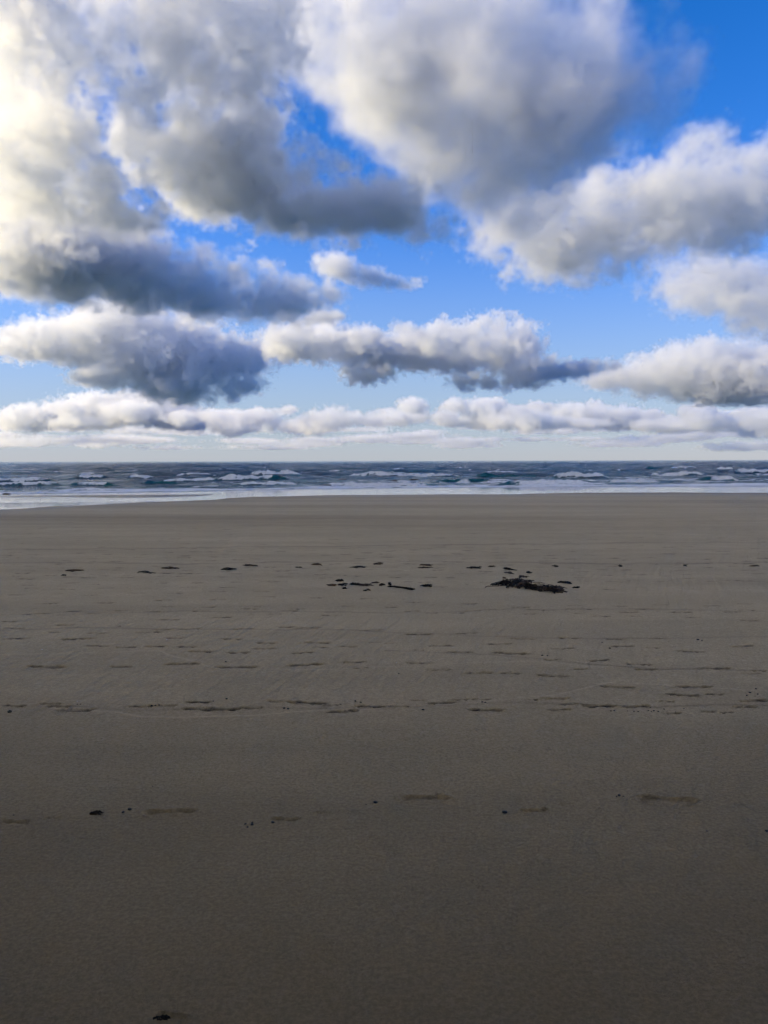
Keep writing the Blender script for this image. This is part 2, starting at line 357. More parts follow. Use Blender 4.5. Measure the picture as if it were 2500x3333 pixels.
for k, (u0, u1, v, hp, f0, f1) in enumerate(BREAK):
    p0, p1 = water_point(u0, v), water_point(u1, v)
    d = (p0[1] + p1[1]) / 2; H = hp / FPX * d; cx = (p0[0] + p1[0]) / 2; hwid = max((p1[0] - p0[0]) / 2, .5)
    sl = slice(max(0, np.searchsorted(srows, d - 14 * H - 4)), np.searchsorted(srows, d + 14 * H + 6))
    x, y = WX[sl], WY[sl]
    s = (x - cx) / hwid                                   # along the crest
    yc = d + .35 * H + hwid * .10 * np.sin(s * 1.7 + k) * min(1, 6 / hwid) + .35 * H * fnoise(x * .35, x * 0 + k * 3.1, 200, 3)
    t = (yc - y) / H                                      # towards the beach, in wave heights
    env = (1 - smooth(.5, 1.12, np.abs(s) + .12 * fnoise(x * .4 + k, y * .1, 212, 3))) * (1 + .6 * fnoise(x * .8 + 9 * k, y * .1, 210, 5, .7))
    prof = np.where(t > 0, np.exp(-(t / .75) ** 2), np.exp(-(t / 3.2) ** 2))
    fr = (s + 1) / 2 + .13 * fnoise(x * .9 + k, y * .9, 216, 4)
    brk = smooth(f0 - .14, f0 + .12, fr) * (1 - smooth(f1 - .12, f1 + .12, fr)) if f0 < 1.5 else np.zeros_like(s)
    rough = fnoise(x * 2.2, y * 2.2, 220, 4) * .5 + .5
    tumble = np.exp(-((t - .9) / 1.0) ** 2) * .42 * brk    # the rolled-over water at the foot of a broken wave
    add = H * env * (prof * (1 - .18 * brk) + tumble * (.6 + .8 * rough) + .22 * brk * (rough - .5) * np.exp(-((t - .4) / 1.3) ** 2))
    WZ[sl] += add
    edge = .8 * fnoise(x * 1.1, y * .9, 230, 5, .6)
    face = smooth(-.75, -.25, t + edge) * (1 - smooth(1.1, 1.9, t + edge * 1.5))
    f_here = np.clip(face * brk * env * (.35 + 1.35 * smooth(.18, .75, rough + .25 * np.exp(-(t / .5) ** 2))), 0, 1)
    trail = np.exp(-np.clip(-t, 0, None) / 4.) * (t < .3) * brk * env
    lace = smooth(-.05, .35, fnoise(x * .9, y * .45, 240, 4) + .9 * trail - .55)
    foam[sl] = np.maximum(foam[sl], np.maximum(f_here, lace * .8))
    teal[sl] = np.maximum(teal[sl], env * np.exp(-((t - .25) / 1.0) ** 2) * (1 - .8 * brk))
# spent foam: streaks and lace over the surf zone, more towards the beach
n1 = fnoise(WX * .13, WY * .38, 250, 6, .62); n2 = fnoise(WX * .7, WY * 1.2, 260, 4)
zone = (1 - smooth(18, 62, off)) * smooth(-1, 1, off)
right = smooth(-10, 25, WX * 60 / np.maximum(WY, 1))
thr = .52 - .40 * zone * (.8 + .4 * right)
foam = np.maximum(foam, smooth(thr, thr + .3, n1 * .7 + n2 * .3 + .12) * (.5 + .3 * zone) * smooth(-1, 2, off) * (WY < 420))
swash = np.exp(-((off - 3.2) / 3.4) ** 2) * smooth(-.5, .1, n2 + .25 + .35 * right)
foam = np.maximum(foam, swash * .95)
cap = smooth(.60, .72, fnoise(WX * .10, WY * .05, 270, 3) * .55 + fnoise(WX * .45, WY * .16, 275, 3) * .75) * smooth(120, 200, WY) * (1 - smooth(900, 3000, WY))
foam = np.maximum(foam, cap * .9)
# the last thin sheet of water slides up the sand and sinks into it
lip = .5 * fnoise(WX * .3, WX * 0 + 4, 280, 4)
WZ = np.where(off < 8, SEA + (WZ - SEA) * smooth(0, 8, off), WZ)
WZ += foam * (off > .5) * .05 * (.5 + n2) * (WY < 300)
WZ += .10 * np.exp(-((off + lip - 2.2) / .9) ** 2) * np.clip(foam * 1.2, .3, 1)
WZ -= .5 * (1 - smooth(-2.5, .8, off + lip))
foam = np.clip(foam, 0, 1) * smooth(.2, .9, off + lip)

water, wt_, wp = principled('sea_water', (.01, .04, .06), .12, .5)
wp.inputs['IOR'].default_value = 1.33; wp.inputs['Specular Tint'].default_value = (.16, .3, .46, 1)
tcw = wt_.nodes.new('ShaderNodeTexCoord').outputs['Object']
mp = wt_.nodes.new('ShaderNodeMapping'); mp.inputs['Scale'].default_value = (.45, 1, 1); wt_.links.new(tcw, mp.inputs['Vector'])
chop = node(wt_, 'ShaderNodeTexNoise', Vector=mp.outputs[0], Scale=1.1, Detail=5., Roughness=.62).outputs['Fac']
mp2 = wt_.nodes.new('ShaderNodeMapping'); mp2.inputs['Scale'].default_value = (.35, 1, 1); wt_.links.new(tcw, mp2.inputs['Vector'])
swell = node(wt_, 'ShaderNodeTexNoise', Vector=mp2.outputs[0], Scale=.12, Detail=6., Roughness=.6).outputs['Fac']
mp3 = wt_.nodes.new('ShaderNodeMapping'); mp3.inputs['Scale'].default_value = (.4, 1, 1); wt_.links.new(tcw, mp3.inputs['Vector'])
fizz = node(wt_, 'ShaderNodeTexNoise', Vector=mp3.outputs[0], Scale=5., Detail=4., Roughness=.7).outputs['Fac']
ff = attr(wt_, 'foam')
ff2 = ramp(wt_, fmath(wt_, 'ADD', ff, fmath(wt_, 'MULTIPLY', fmath(wt_, 'SUBTRACT', fizz, .5), fmath(wt_, 'MULTIPLY', fmath(wt_, 'SUBTRACT', 1., ff), fmath(wt_, 'MULTIPLY', ff, 3.)))), .25, .75)
wc = mixc(wt_, ramp(wt_, swell, .35, .65), (.005, .042, .075), (.012, .075, .115))
wc = mixc(wt_, attr(wt_, 'shallow'), wc, (.04, .10, .115))
wc = mixc(wt_, fmath(wt_, 'MULTIPLY', attr(wt_, 'teal'), .8), wc, (.008, .115, .13))
wc = mixc(wt_, ff2, wc, mixc(wt_, ramp(wt_, fizz, .3, .7), (.66, .68, .7), (.92, .92, .92)))
wt_.links.new(wc, wp.inputs['Base Color'])
wt_.links.new(node(wt_, 'ShaderNodeMix', Factor=ff2, A=.14, B=.85).outputs[0], wp.inputs['Roughness'])
wt_.links.new(node(wt_, 'ShaderNodeMix', Factor=ff2, A=.16, B=.1).outputs[0], wp.inputs['Specular IOR Level'])
wh = fmath(wt_, 'ADD', fmath(wt_, 'MULTIPLY', chop, .55), fmath(wt_, 'MULTIPLY', swell, 4.))
wh = fmath(wt_, 'ADD', wh, fmath(wt_, 'MULTIPLY', fizz, fmath(wt_, 'MULTIPLY', ff, .12)))
wbm = node(wt_, 'ShaderNodeBump', Height=wh, Strength=fmath(wt_, 'ADD', .15, fmath(wt_, 'MULTIPLY', attr(wt_, 'deep'), .85)), Distance=1.)
wt_.links.new(wbm.outputs[0], wp.inputs['Normal'])
shallow = (1 - smooth(4, 70, off)); deep = smooth(0, 14, off)
sea = link('sea', grid_mesh('sea', WX, WY, WZ, {'foam': foam, 'teal': teal, 'shallow': shallow, 'deep': deep}, water))
tag(sea, 'dark blue sea with white breakers running in under a flat horizon', kind='structure')

# ------------------------------------------------------------------ seaweed
weed_dark, wd_t, wd_p = principled('seaweed_dark', (.012, .009, .006), .65, .1)
weed_brown, wb_t, wb_p = principled('seaweed_brown', (.045, .024, .014), .65, .1)
for t_, p_, c0, c1 in ((wd_t, wd_p, (.008, .0055, .0035), (.036, .022, .012)), (wb_t, wb_p, (.04, .021, .012), (.11, .06, .032))):
    n_ = node(t_, 'ShaderNodeTexNoise', Scale=35., Detail=4.).outputs['Fac']
    t_.links.new(mixc(t_, ramp(t_, n_, .3, .7), c0, c1), p_.inputs['Base Color'])
    t_.links.new(node(t_, 'ShaderNodeBump', Height=n_, Strength=.5, Distance=.01).outputs[0], p_.inputs['Normal'])
wrng = np.random.default_rng(12)

def frond_mesh(p0, p1, width, lift, base, segs=9):
    """a leathery ribbon from p0 to p1 lying on the sand, ruffled at its edges, 3 mm thick"""
    d = p1[:2] - p0[:2]; L = np.hypot(*d); d = d / L; nrm = np.array([-d[1], d[0]])
    ph = wrng.uniform(0, 6.28, 4); cur = wrng.uniform(-.16, .16) * L
    top = []
    for i in range(segs + 1):
        t = i / segs
        c = p0[:2] + (p1[:2] - p0[:2]) * t + nrm * (cur * math.sin(t * 3.14) + .03 * L * math.sin(t * 11 + ph[0]))
        w = width * (.25 + .75 * math.sin(math.pi * min(1, .12 + t * .86)) ** .7) * (1 + .35 * math.sin(t * 17 + ph[1]))
        z0 = float(land(c[0], c[1])) + .002
        h = lift * .55 * math.sin(math.pi * min(1, .15 + .85 * t)) * (1 + .3 * math.sin(t * 9 + ph[2]))
        for s in (-1, 0, 1):
            q = c + nrm * s * w / 2
            ruf = (.35 * width * math.sin(t * 23 + s * 1.7 + ph[3]) + .25 * width) * abs(s) + (.12 * width if s == 0 else 0)
            top.append((q[0] - base[0], q[1] - base[1], z0 + max(h, 0) + max(ruf, -h * .5, 0) - base[2]))
    k = len(top); th = .004
    vs_ = top + [(x, y, z - th) for x, y, z in top]
    f = []
    for i in range(segs):
        for s in (0, 1):
            a = i * 3 + s; q = (a, a + 1, a + 4, a + 3); f += [q[::-1], tuple(j + k for j in q)]
        a = i * 3; f += [(a, a + 3, a + 3 + k, a + k), (a + 2, a + 2 + k, a + 5 + k, a + 5)]
    e = segs * 3
    f += [(0, k, k + 1, 1), (1, k + 1, k + 2, 2), (e, e + 1, e + 1 + k, e + k), (e + 1, e + 2, e + 2 + k, e + 1 + k)]
    me = bpy.data.meshes.new('frond'); me.from_pydata(vs_, [], f); me.update()
    for p in me.polygons: p.use_smooth = True
    return me

def weed(name, label, u, v, strands, group=None):
    """strands: (u0, v0, u1, v1, width m, lift m, brown) in photograph pixels"""
    base = ground(u, v)
    e = link(name, None); e.location = base; e.empty_display_size = .1
    for (u0, v0, u1, v1, w, lift, brown) in strands:
        a, b = ground(u0, v0), ground(u1, v1)
        if np.hypot(*(b - a)[:2]) < .02: b = b + np.array([.03, .01, 0])
        o = link('stipe' if w < .016 else 'frond', frond_mesh(a, b, w, lift, base), e, weed_brown if brown else weed_dark)
    return tag(e, label, 'seaweed', group)

def q7(x, y): return 1550 + x * .223, 1830 + y * .223
S7 = []
g_ = wrng
def st7(x0, y0, x1, y1, w, lift, brown=0): S7.append((*q7(x0, y0), *q7(x1, y1), w, lift, brown))
for i in range(13): st7(g_.uniform(400, 560), g_.uniform(300, 322), g_.uniform(180, 400), g_.uniform(312, 352), g_.uniform(.016, .035), g_.uniform(.01, .07))
for i in range(8): st7(g_.uniform(385, 480), g_.uniform(298, 320), g_.uniform(400, 500), g_.uniform(300, 322), g_.uniform(.04, .06), g_.uniform(.03, .06))
for i in range(52):
    x0, y0 = 630 + g_.normal(0, 62), 318 + g_.normal(0, 30)
    st7(x0, y0, x0 + g_.normal(20, 90), y0 + g_.normal(8, 30), g_.uniform(.018, .042), g_.uniform(.01, .06), g_.random() < .3)
for i in range(64):
    t0 = g_.random(); x0 = 580 + 480 * t0 + g_.normal(0, 25); y0 = 350 + 62 * t0 + g_.normal(0, 16)
    st7(x0, y0, x0 + g_.uniform(90, 300), y0 + g_.uniform(2, 34), g_.uniform(.014, .034), g_.uniform(.01, .045), g_.random() < .35)
for i in range(12):
    x0 = g_.uniform(880, 1180); st7(x0, g_.uniform(368, 410), x0 + g_.uniform(60, 150), g_.uniform(375, 425), g_.uniform(.02, .045), g_.uniform(.01, .04), g_.random() < .3)
for a in ((640, 300, 715, 365, .014, .09, 1), (665, 300, 760, 380, .012, .085, 1), (800, 300, 1000, 312, .012, .02, 1), (1090, 360, 1320, 384, .014, .02, 1), (120, 380, 330, 352, .014, .015, 1), (350, 352, 590, 372, .018, .02, 1), (760, 345, 1010, 340, .02, .03, 0), (420, 340, 560, 336, .02, .02, 0)):
    st7(*a)
weed('seaweed_heap', 'largest heap of black kelp on the sand, right of centre', *q7(700, 340), S7)
# smaller pieces round the heap
def piece(label, u, v, wpx, n_, w=.04, lift=.03, brown=0, group=None, name='seaweed_scrap', vs_=2.2):
    S_ = []
    for i in range(int(n_ * 1.5)):
        x0 = u + g_.uniform(-.5, .15) * wpx; y0 = v + g_.normal(0, vs_ * .5)
        S_.append((x0, y0, x0 + g_.uniform(.3, .65) * wpx, y0 + g_.normal(0, vs_ * .5), w * g_.uniform(.3, .9), lift * .45 * g_.uniform(.2, 1.5), brown if i else 0))
    return weed(name, label, u, v, S_, group)
for lab, x, y, wp_, n_, br in (('humped black scrap lying right behind the tail of the kelp heap', 1270, 300, 190, 8, 0), ('small black tuft off the right end of the kelp heap', 1455, 378, 90, 6, 0), ('brown scrap just behind the top of the kelp heap', 715, 224, 95, 4, 1),
                               ('black flat scrap farther behind the kelp heap', 765, 153, 90, 4, 0), ('reddish brown strand behind the left of the kelp heap', 465, 162, 115, 3, 1), ('tattered black scrap standing farthest behind the kelp heap', 470, 103, 190, 6, 0),
                               ('small brown bit behind the left arm of the kelp heap', 408, 238, 70, 3, 1), ('black blade close against the right shoulder of the kelp heap', 780, 284, 80, 4, 0)):
    piece(lab, *q7(x, y), wp_ * .223, n_, .04, .035, br, 'seaweed scraps round the kelp heap')
def q6(x, y): return 1050 + x * .2411, 1820 + y * .2411
for lab, x, y, wp_, n_, br in (('black knotted tuft at the top left of the scattered kelp left of the big heap', 222, 298, 115, 8, 0), ('black lump with a long strand at the left of the scattered kelp patch', 265, 352, 130, 7, 0), ('long thin strand pointing left from the scattered kelp patch', 125, 360, 175, 3, 1),
                               ('beaded strand along the middle of the scattered kelp patch', 430, 345, 230, 6, 0), ('ragged blade right of the beaded strand in the scattered kelp patch', 580, 358, 190, 6, 1), ('reddish blade at the upper right of the scattered kelp patch', 715, 322, 115, 4, 1),
                               ('low peaked scrap right of the scattered kelp patch', 808, 360, 95, 4, 0), ('tiny dark knot between two strands right of the scattered kelp patch', 908, 346, 36, 4, 0), ('long flat strand on the right of the scattered kelp patch', 990, 382, 250, 5, 0),
                               ('brown blade in front of the scattered kelp patch', 600, 423, 80, 3, 1), ('flat dark blade at the front left of the scattered kelp patch', 270, 399, 105, 3, 0), ('peaked scrap with a pointed tail between the kelp patch and the heap', 1145, 408, 165, 5, 0),
                               ('pair of flat blades just left of the kelp heap', 1420, 370, 210, 5, 0)):
    piece(lab, *q6(x, y), wp_ * .2411, n_, .04, .03, br, 'scattered kelp left of the big heap')
line = sorted([(240, 1858, 50, 8), (207, 1873, 20, 4), (472, 1864, 46, 5), (549, 1851, 46, 10), (736, 1854, 46, 8), (814, 1842, 42, 5), (1021, 1839, 34, 6), (1161, 1847, 42, 7), (1231, 1836, 34, 5), (1385, 1840, 42, 7), (1380, 1849, 36, 5), (1541, 1849, 40, 9),
               (1600, 1845, 20, 4), (1808, 1844, 20, 4), (2022, 1844, 18, 3), (2233, 1842, 18, 3), (2452, 1843, 26, 4), (972, 1848, 26, 3)])
ORD = 'first second third fourth fifth sixth seventh eighth ninth tenth eleventh twelfth thirteenth fourteenth fifteenth sixteenth seventeenth eighteenth nineteenth twentieth'.split()
for k, (u, v, w, n_) in enumerate(line):
    piece('dark seaweed scrap, %s from the left in the far scattered row' % ORD[k], u, v, w * 1.1, n_, .03, .035, k % 2, 'far row of seaweed scraps', vs_=2.0)
piece('small dark weed bit with a drag mark behind it, near left foreground', 301, 2649, 20, 5, .012, .012, 0, None, 'seaweed_bit', 6)
piece('black curled weed scrap at the bottom edge of the picture', 520, 3318, 56, 3, .008, .004, 0, None, 'seaweed_bit', 12)
0 and piece('black weed shred right of the bottom edge scrap of weed', 492, 3326, 16, 3, .01, .006, 0, None, 'seaweed_bit', 5)

# ------------------------------------------------------------------ pebbles
peb_mat, pt_, pp_ = principled('dark_pebble', (.012, .011, .011), .5, .4)
n_ = node(pt_, 'ShaderNodeTexNoise', Scale=180., Detail=3.).outputs['Fac']
pt_.links.new(mixc(pt_, ramp(pt_, n_, .3, .75), (.006, .006, .006), (.03, .026, .022)), pp_.inputs['Base Color'])
shell_mat, sh_t, sh_p = principled('pale_shell', (.6, .56, .5), .5, .4)
import bmesh
def stone_mesh(name, seed, flat=.6, sub=2, rough=.22):
    r_ = np.random.default_rng(seed); bm = bmesh.new(); bmesh.ops.create_icosphere(bm, subdivisions=sub, radius=1)
    sc_ = (1, r_.uniform(.6, .85), flat * r_.uniform(.8, 1.1)); dirs = r_.normal(0, 1, (7, 3)); offs = r_.uniform(.55, .9, 7)
    dirs /= np.linalg.norm(dirs, axis=1)[:, None]
    for v in bm.verts:
        p = np.array(v.co)
        for d_, o_ in zip(dirs, offs):                     # a few worn facets
            k = p @ d_ - o_
            if k > 0: p = p - d_ * k * .8
        p *= 1 + rough * (r_.random() - .5) * .4
        v.co = Vector(p * sc_)
    for f in bm.faces: f.smooth = True
    me = bpy.data.meshes.new(name); bm.to_mesh(me); bm.free(); return me
PEB = [stone_mesh('pebble', 50 + k, sub=2) for k in range(6)]
for m_ in PEB: m_.materials.append(peb_mat)
def pebble(u, v, wpx, label, group):
    c = ground(u, v); r = wpx / FPX * c[1] / 2
    o = link('pebble', PEB[int(g_.integers(6))]); o.scale = (r, r, r); o.rotation_euler = (0, 0, g_.uniform(-.5, .5)); o.location = (c[0], c[1], c[2] + r * .32)
    tag(o, label, 'pebble', group)
def group_px(pts, label, group, ox=0, oy=0, s=1.):
    pts = sorted(pts); n = len(pts)                       # told apart by their order from the left
    what = label.split(' ', 2)[2] if label.startswith('one of') else label
    for k, (x, y, w) in enumerate(pts):
        place = 'leftmost' if k == 0 else 'rightmost' if k == n - 1 else ORD[k] + ' from left'
        pebble(ox + x * s, oy + y * s, w, place + ' of ' + what, group)
group_px([(799, 2683, 9), (806, 2693, 8), (821, 2685, 12), (822, 2678, 8)], 'one of four dark pebbles huddled left of the footprint near the front', 'four pebbles by a footprint')
group_px([(401, 2645, 12), (422, 2636, 15)], 'one of two dark pebbles side by side left of the long footprint', 'pair of pebbles near the front')
pebble(1222, 2613, 16, 'flat dark pebble left of the footprint in the front centre', None)
pebble(1192, 2619, 5, 'tiny grain of stone left of the flat dark pebble', None)
pebble(44, 2654, 6, 'tiny dark pebble close to the left edge above a footprint', None)
pebble(497, 2560, 5, 'lone tiny dark pebble above the long footprint in front', None)
pebble(1643, 2646, 19, 'long black pebble just left of a footprint, right of centre in front', None)
group_px([(2016, 2590, 12), (2007, 2593, 6), (2029, 2592, 6)], 'one of three small dark pebbles in a row at the right front', 'three pebbles at the right front')
pebble(2301, 2706, 6, 'tiny dark pebble lowest on the right of the foreground', None)
pebble(2495, 2706, 12, 'dark pebble cut by the right edge of the picture', None)
pebble(888, 2678, 14, 'black pebble at the heel of the footprint left of centre in front', None)
group_px([(252, 2293, 6), (262, 2293, 6)], 'one of two small pebbles at the left of the tide line', 'pebbles along the tide line')
group_px([(472, 2297, 6), (494, 2298, 9), (506, 2298, 8), (518, 2296, 8)], 'one of four small dark pebbles strung out along the tide line, left', 'four pebbles on the tide line')
group_px([(695, 2283, 7), (738, 2276, 9)], 'one of two dark pebbles above the tide line left of centre', 'pebbles above the tide line')
group_px([(1109, 2294, 7), (1157, 2283, 8), (1174, 2287, 7)], 'one of three dark pebbles along the tide line near the centre', 'centre pebbles of the tide line')
group_px([(926, 2306, 9), (938, 2308, 9)], 'one of two touching dark pebbles under the tide line left of centre', 'touching pebbles')
pebble(32, 2319, 16, 'biggest dark pebble of the tide line, near the left edge', None)
pebble(1377, 2311, 10, 'lone round pebble just below the tide line right of centre', None)
group_px([(1570, 2286, 7), (1580, 2287, 7)], 'one of two small pebbles on the tide line right of centre', 'pebbles right of centre on the tide line')
group_px([(980, 710, 7), (995, 708, 6), (1052, 710, 5), (1080, 711, 6), (1098, 713, 6), (1142, 708, 6), (1155, 713, 5), (1166, 709, 6), (1185, 712, 6), (1210, 702, 6), (1150, 695, 5), (1295, 700, 6), (1260, 714, 5)],
         'one of the sprinkled small pebbles on the tide line at the right', 'sprinkle of pebbles at the right', 1250, 1780, .7535)
group_px([(2441, 2255, 9), (2431, 2264, 7), (2460, 2243, 7), (2467, 2260, 7)], 'one of four dark pebbles near the right edge above the tide line', 'four pebbles at the right edge')
group_px([(1985, 2111, 8), (1960, 2092, 5)], 'one of two small stones among the middle footprints, right', 'stones among the footprints')
group_px([(2272, 2083, 10), (2285, 2086, 6)], 'one of two stones beside the far right middle footprints', 'stones at the far right')
group_px([(1765, 2134, 6), (1782, 2135, 6)], 'one of two stones in front of the seaweed heap', 'stones before the heap')
pebble(735, 2155, 8, 'lone dark stone among the middle footprints left of centre', None)
pebble(1298, 2193, 6, 'lone small stone in the middle of the sand below the centre', None)
for k, (u, v) in enumerate(((543, 2083), (137, 2115), (252, 2283), (1290, 2158))):
    c = ground(u, v); o = link('shell', PEB[k].copy()); o.data.materials.clear(); o.data.materials.append(shell_mat); r = 5 / FPX * c[1] / 2
    o.scale = (r, r, r * .8); o.location = (c[0], c[1], c[2] + r * .3)
    tag(o, ['white shell fragment high among the footprints, left of centre', 'white shell fragment near the left edge among the footprints', 'white shell fragment above the left end of the tide line', 'pale shell fragment in the middle of the footprints'][k], 'shell', 'shell fragments')

# ------------------------------------------------------------------ rocks awash in the surf
rock_mat, rt_, rp_ = principled('wet_rock', (.03, .024, .02), .35, .5)
n_ = node(rt_, 'ShaderNodeTexNoise', Scale=4., Detail=6.).outputs['Fac']
rt_.links.new(mixc(rt_, ramp(rt_, n_, .35, .7), (.018, .015, .014), (.07, .05, .04)), rp_.inputs['Base Color'])
rt_.links.new(node(rt_, 'ShaderNodeBump', Height=n_, Strength=1., Distance=.15).outputs[0], rp_.inputs['Normal'])
for k, (u, v, w, h, lab) in enumerate(((24, 1609, 34, .22, 'dark rock standing in the wash at the left edge'), (1, 1606, 24, .26, 'darker rock cut by the left edge in the wash'), (1112, 1563, 34, .45, 'low brown rock in the surf, left of the reef in the centre'), (1165, 1566, 58, .4, 'longest dark rock of the reef in the central surf'),
                                       (1348, 1564, 40, .42, 'dark reef rock in the surf right of the longest one'), (1285, 1567, 24, .4, 'small dark reef rock between two longer ones'), (1420, 1562, 50, .38, 'low dark reef rock farthest right in the surf'), (1060, 1580, 40, .3, 'dark rock low in the near foam left of centre'), (1680, 1567, 26, .5, 'lone brown rock in the foam right of centre'), (1608, 1563, 34, .4, 'dark rock in the foam just left of the lone brown one'))):
    p = water_point(u, v); r = w / FPX * p[1] / 2
    o = link('surf_rock', stone_mesh('surf_rock', 90 + k, .55, 3, .5), None, rock_mat); o.scale = (r, r * .8, h * .9); o.location = (p[0], p[1], SEA + h * .1); o.rotation_euler = (0, 0, g_.uniform(-.3, .3))
    tag(o, lab, 'rock', 'rocks awash in the surf')

# ------------------------------------------------------------------ a small wader at the water's edge
bird_dark, *_ = principled('bird_back', (.06, .055, .05), .7, .2)
bird_pale, *_ = principled('bird_belly', (.62, .6, .56), .7, .2)
b0 = ground(1899, 1606)
bird = link('shorebird', None); bird.location = b0
def lathe(name, path, radii, mat, flat=1.0):
    """a tube with a changing girth along a path"""
    V_, F_ = [], []; m_ = 10
    for i, (p, r) in enumerate(zip(path, radii)):
        a = Vector(path[min(i + 1, len(path) - 1)]) - Vector(path[max(i - 1, 0)]); a.normalize()
        s = Vector((0, 1, 0)); up = a.cross(s).normalized()
        for j in range(m_):
            th = 2 * math.pi * j / m_; V_.append(tuple(Vector(p) + s * math.cos(th) * r + up * math.sin(th) * r * flat))
    for i in range(len(path) - 1):
        for j in range(m_): F_.append((i * m_ + j, i * m_ + (j + 1) % m_, (i + 1) * m_ + (j + 1) % m_, (i + 1) * m_ + j))
    F_ += [tuple(range(m_))[::-1], tuple(range((len(path) - 1) * m_, len(path) * m_))]
    me = bpy.data.meshes.new(name); me.from_pydata(V_, [], F_); me.update()
    for p in me.polygons: p.use_smooth = True
    return link(name, me, bird, mat)
body = lathe('body', [(-.115, 0, .10), (-.09, 0, .10), (-.05, 0, .097), (0, 0, .096), (.045, 0, .105), (.07, 0, .125), (.085, 0, .145), (.102, 0, .152), (.118, 0, .148), (.122, 0, .147)], [.004, .016, .034, .042, .037, .024, .019, .02, .012, .004], bird_pale)
lathe('wing', [(-.125, 0, .105), (-.08, 0, .113), (-.03, 0, .118), (.02, 0, .119), (.05, 0, .127)], [.006, .024, .034, .034, .016], bird_dark, .62)
lathe('bill', [(.115, 0, .147), (.14, 0, .143), (.152, 0, .140)], [.005, .003, .0015], bird_dark)
for s in (-1, 1):
    lathe('leg', [(.005 + .02 * s, .014 * s, .075), (-.004 + .02 * s, .014 * s, .04), (.004 + .03 * s, .014 * s, .003), (.025 + .03 * s, .014 * s, .002)], [.005, .0035, .003, .003], bird_dark)
tag(bird, 'tiny wading bird at the edge of the shining wet sand, right of centre', 'bird')
bird.rotation_euler = (0, 0, R(200))

# ------------------------------------------------------------------ unseen rock wall added behind the camera to darken the near sand
cr = np.linspace(0, 1, 26)[:, None]; cxx = np.linspace(-110, 110, 221)[None, :]
ch = (11 + 3 * vnoise(cxx * .06, cxx * 0 + 2, 400)) * smooth(118, 90, np.abs(cxx)) + .5
CYY = -5 - cr * 2.5 - np.abs(cxx) ** 1.35 * .02 + 1.2 * fnoise(cxx * .35, cr * 6, 410, 4) - np.where(cr > .96, 14, 0)
CZZ = np.where(cr > .96, ch, cr * ch * 1.03) - .2 + np.maximum(0, -CYY - 2) * .12 * (1 - cr)
shade_cliff_mat, kt, kp = principled('shade_cliff_rock', (.1, .085, .07), .85, .3)
kn = node(kt, 'ShaderNodeTexNoise', Scale=1.4, Detail=7.).outputs['Fac']
kt.links.new(mixc(kt, ramp(kt, kn, .3, .7), (.06, .05, .042), (.17, .145, .115)), kp.inputs['Base Color'])
kt.links.new(node(kt, 'ShaderNodeBump', Height=kn, Strength=1., Distance=.3).outputs[0], kp.inputs['Normal'])
shade_cliff = link('shade_cliff', grid_mesh('shade_cliff', np.repeat(cxx, 26, 0), CYY, CZZ, {}, shade_cliff_mat))
tag(shade_cliff, 'low dark rock wall added unseen behind the camera to shade the near sand', kind='structure')

# ------------------------------------------------------------------ clouds: real volumes, lit by the sun and the sky
CS = 2500 / 1659                                 # the cloud blobs below are measured on a 1659 px wide view of the photograph

def fbm(shape, vox, lmax, slope, seed):
    f = np.fft.rfftn(np.random.default_rng(seed).standard_normal(shape, dtype=np.float32))
    k = [np.fft.fftfreq(shape[0], vox), np.fft.fftfreq(shape[1], vox), np.fft.rfftfreq(shape[2], vox)]
    k2 = k[0][:, None, None] ** 2 + k[1][None, :, None] ** 2 + k[2][None, None, :] ** 2
    f *= ((k2 + (1 / lmax) ** 2) ** (-slope / 2)).astype(np.float32)
    o = np.fft.irfftn(f, s=shape, axes=(0, 1, 2)).astype(np.float32)
    return o / o.std()

def worley_tile(res=96, cells=6, seed=1):
    p = np.random.default_rng(seed).random((cells, cells, cells, 3)).astype(np.float32)
    g = (np.arange(res) + .5) / res * cells; best = np.full((res,) * 3, 9., np.float32); ci = np.floor(g).astype(int)
    for a in (-1, 0, 1):
        for b in (-1, 0, 1):
            for e in (-1, 0, 1):
                q = p[np.ix_((ci + a) % cells, (ci + b) % cells, (ci + e) % cells)]
                dx = (ci + a)[:, None, None] + q[..., 0] - g[:, None, None]
                dy = (ci + b)[None, :, None] + q[..., 1] - g[None, :, None]
                dz = (ci + e)[None, None, :] + q[..., 2] - g[None, None, :]
                np.minimum(best, dx * dx + dy * dy + dz * dz, out=best)
    return 1 - np.sqrt(best)                     # 1 at a puff's centre, about 0 between puffs
WTILE = worley_tile()

def puffs(X, cell, seed):
    o = np.random.default_rng(seed).random(3) * 96
    return WTILE[np.ix_(*[((X[i] / cell * 16 + o[i]).astype(int)) % 96 for i in range(3)])]

cloud_mat = bpy.data.materials.new('cloud_droplets'); cloud_mat.use_nodes = True
ct = cloud_mat.node_tree; ct.nodes.clear()
cs = node(ct, 'ShaderNodeVolumePrincipled', Color=(.91, .946, 1, 1), Density=1., Anisotropy=.35)  # blue tint put into the droplets stands in for blue air light
cs.inputs['Density Attribute'].default_value = 'density'
ct.links.new(cs.outputs[0], ct.nodes.new('ShaderNodeOutputMaterial').inputs['Volume'])

white_mat = bpy.data.materials.new('added_cloud_droplets'); white_mat.use_nodes = True
ot = white_mat.node_tree; ot.nodes.clear()
ot.links.new(node(ot, 'ShaderNodeVolumeScatter', Color=(1, 1, 1, 1), Density=attr(ot, 'density'), Anisotropy=.35).outputs[0], ot.nodes.new('ShaderNodeOutputMaterial').inputs['Volume'])

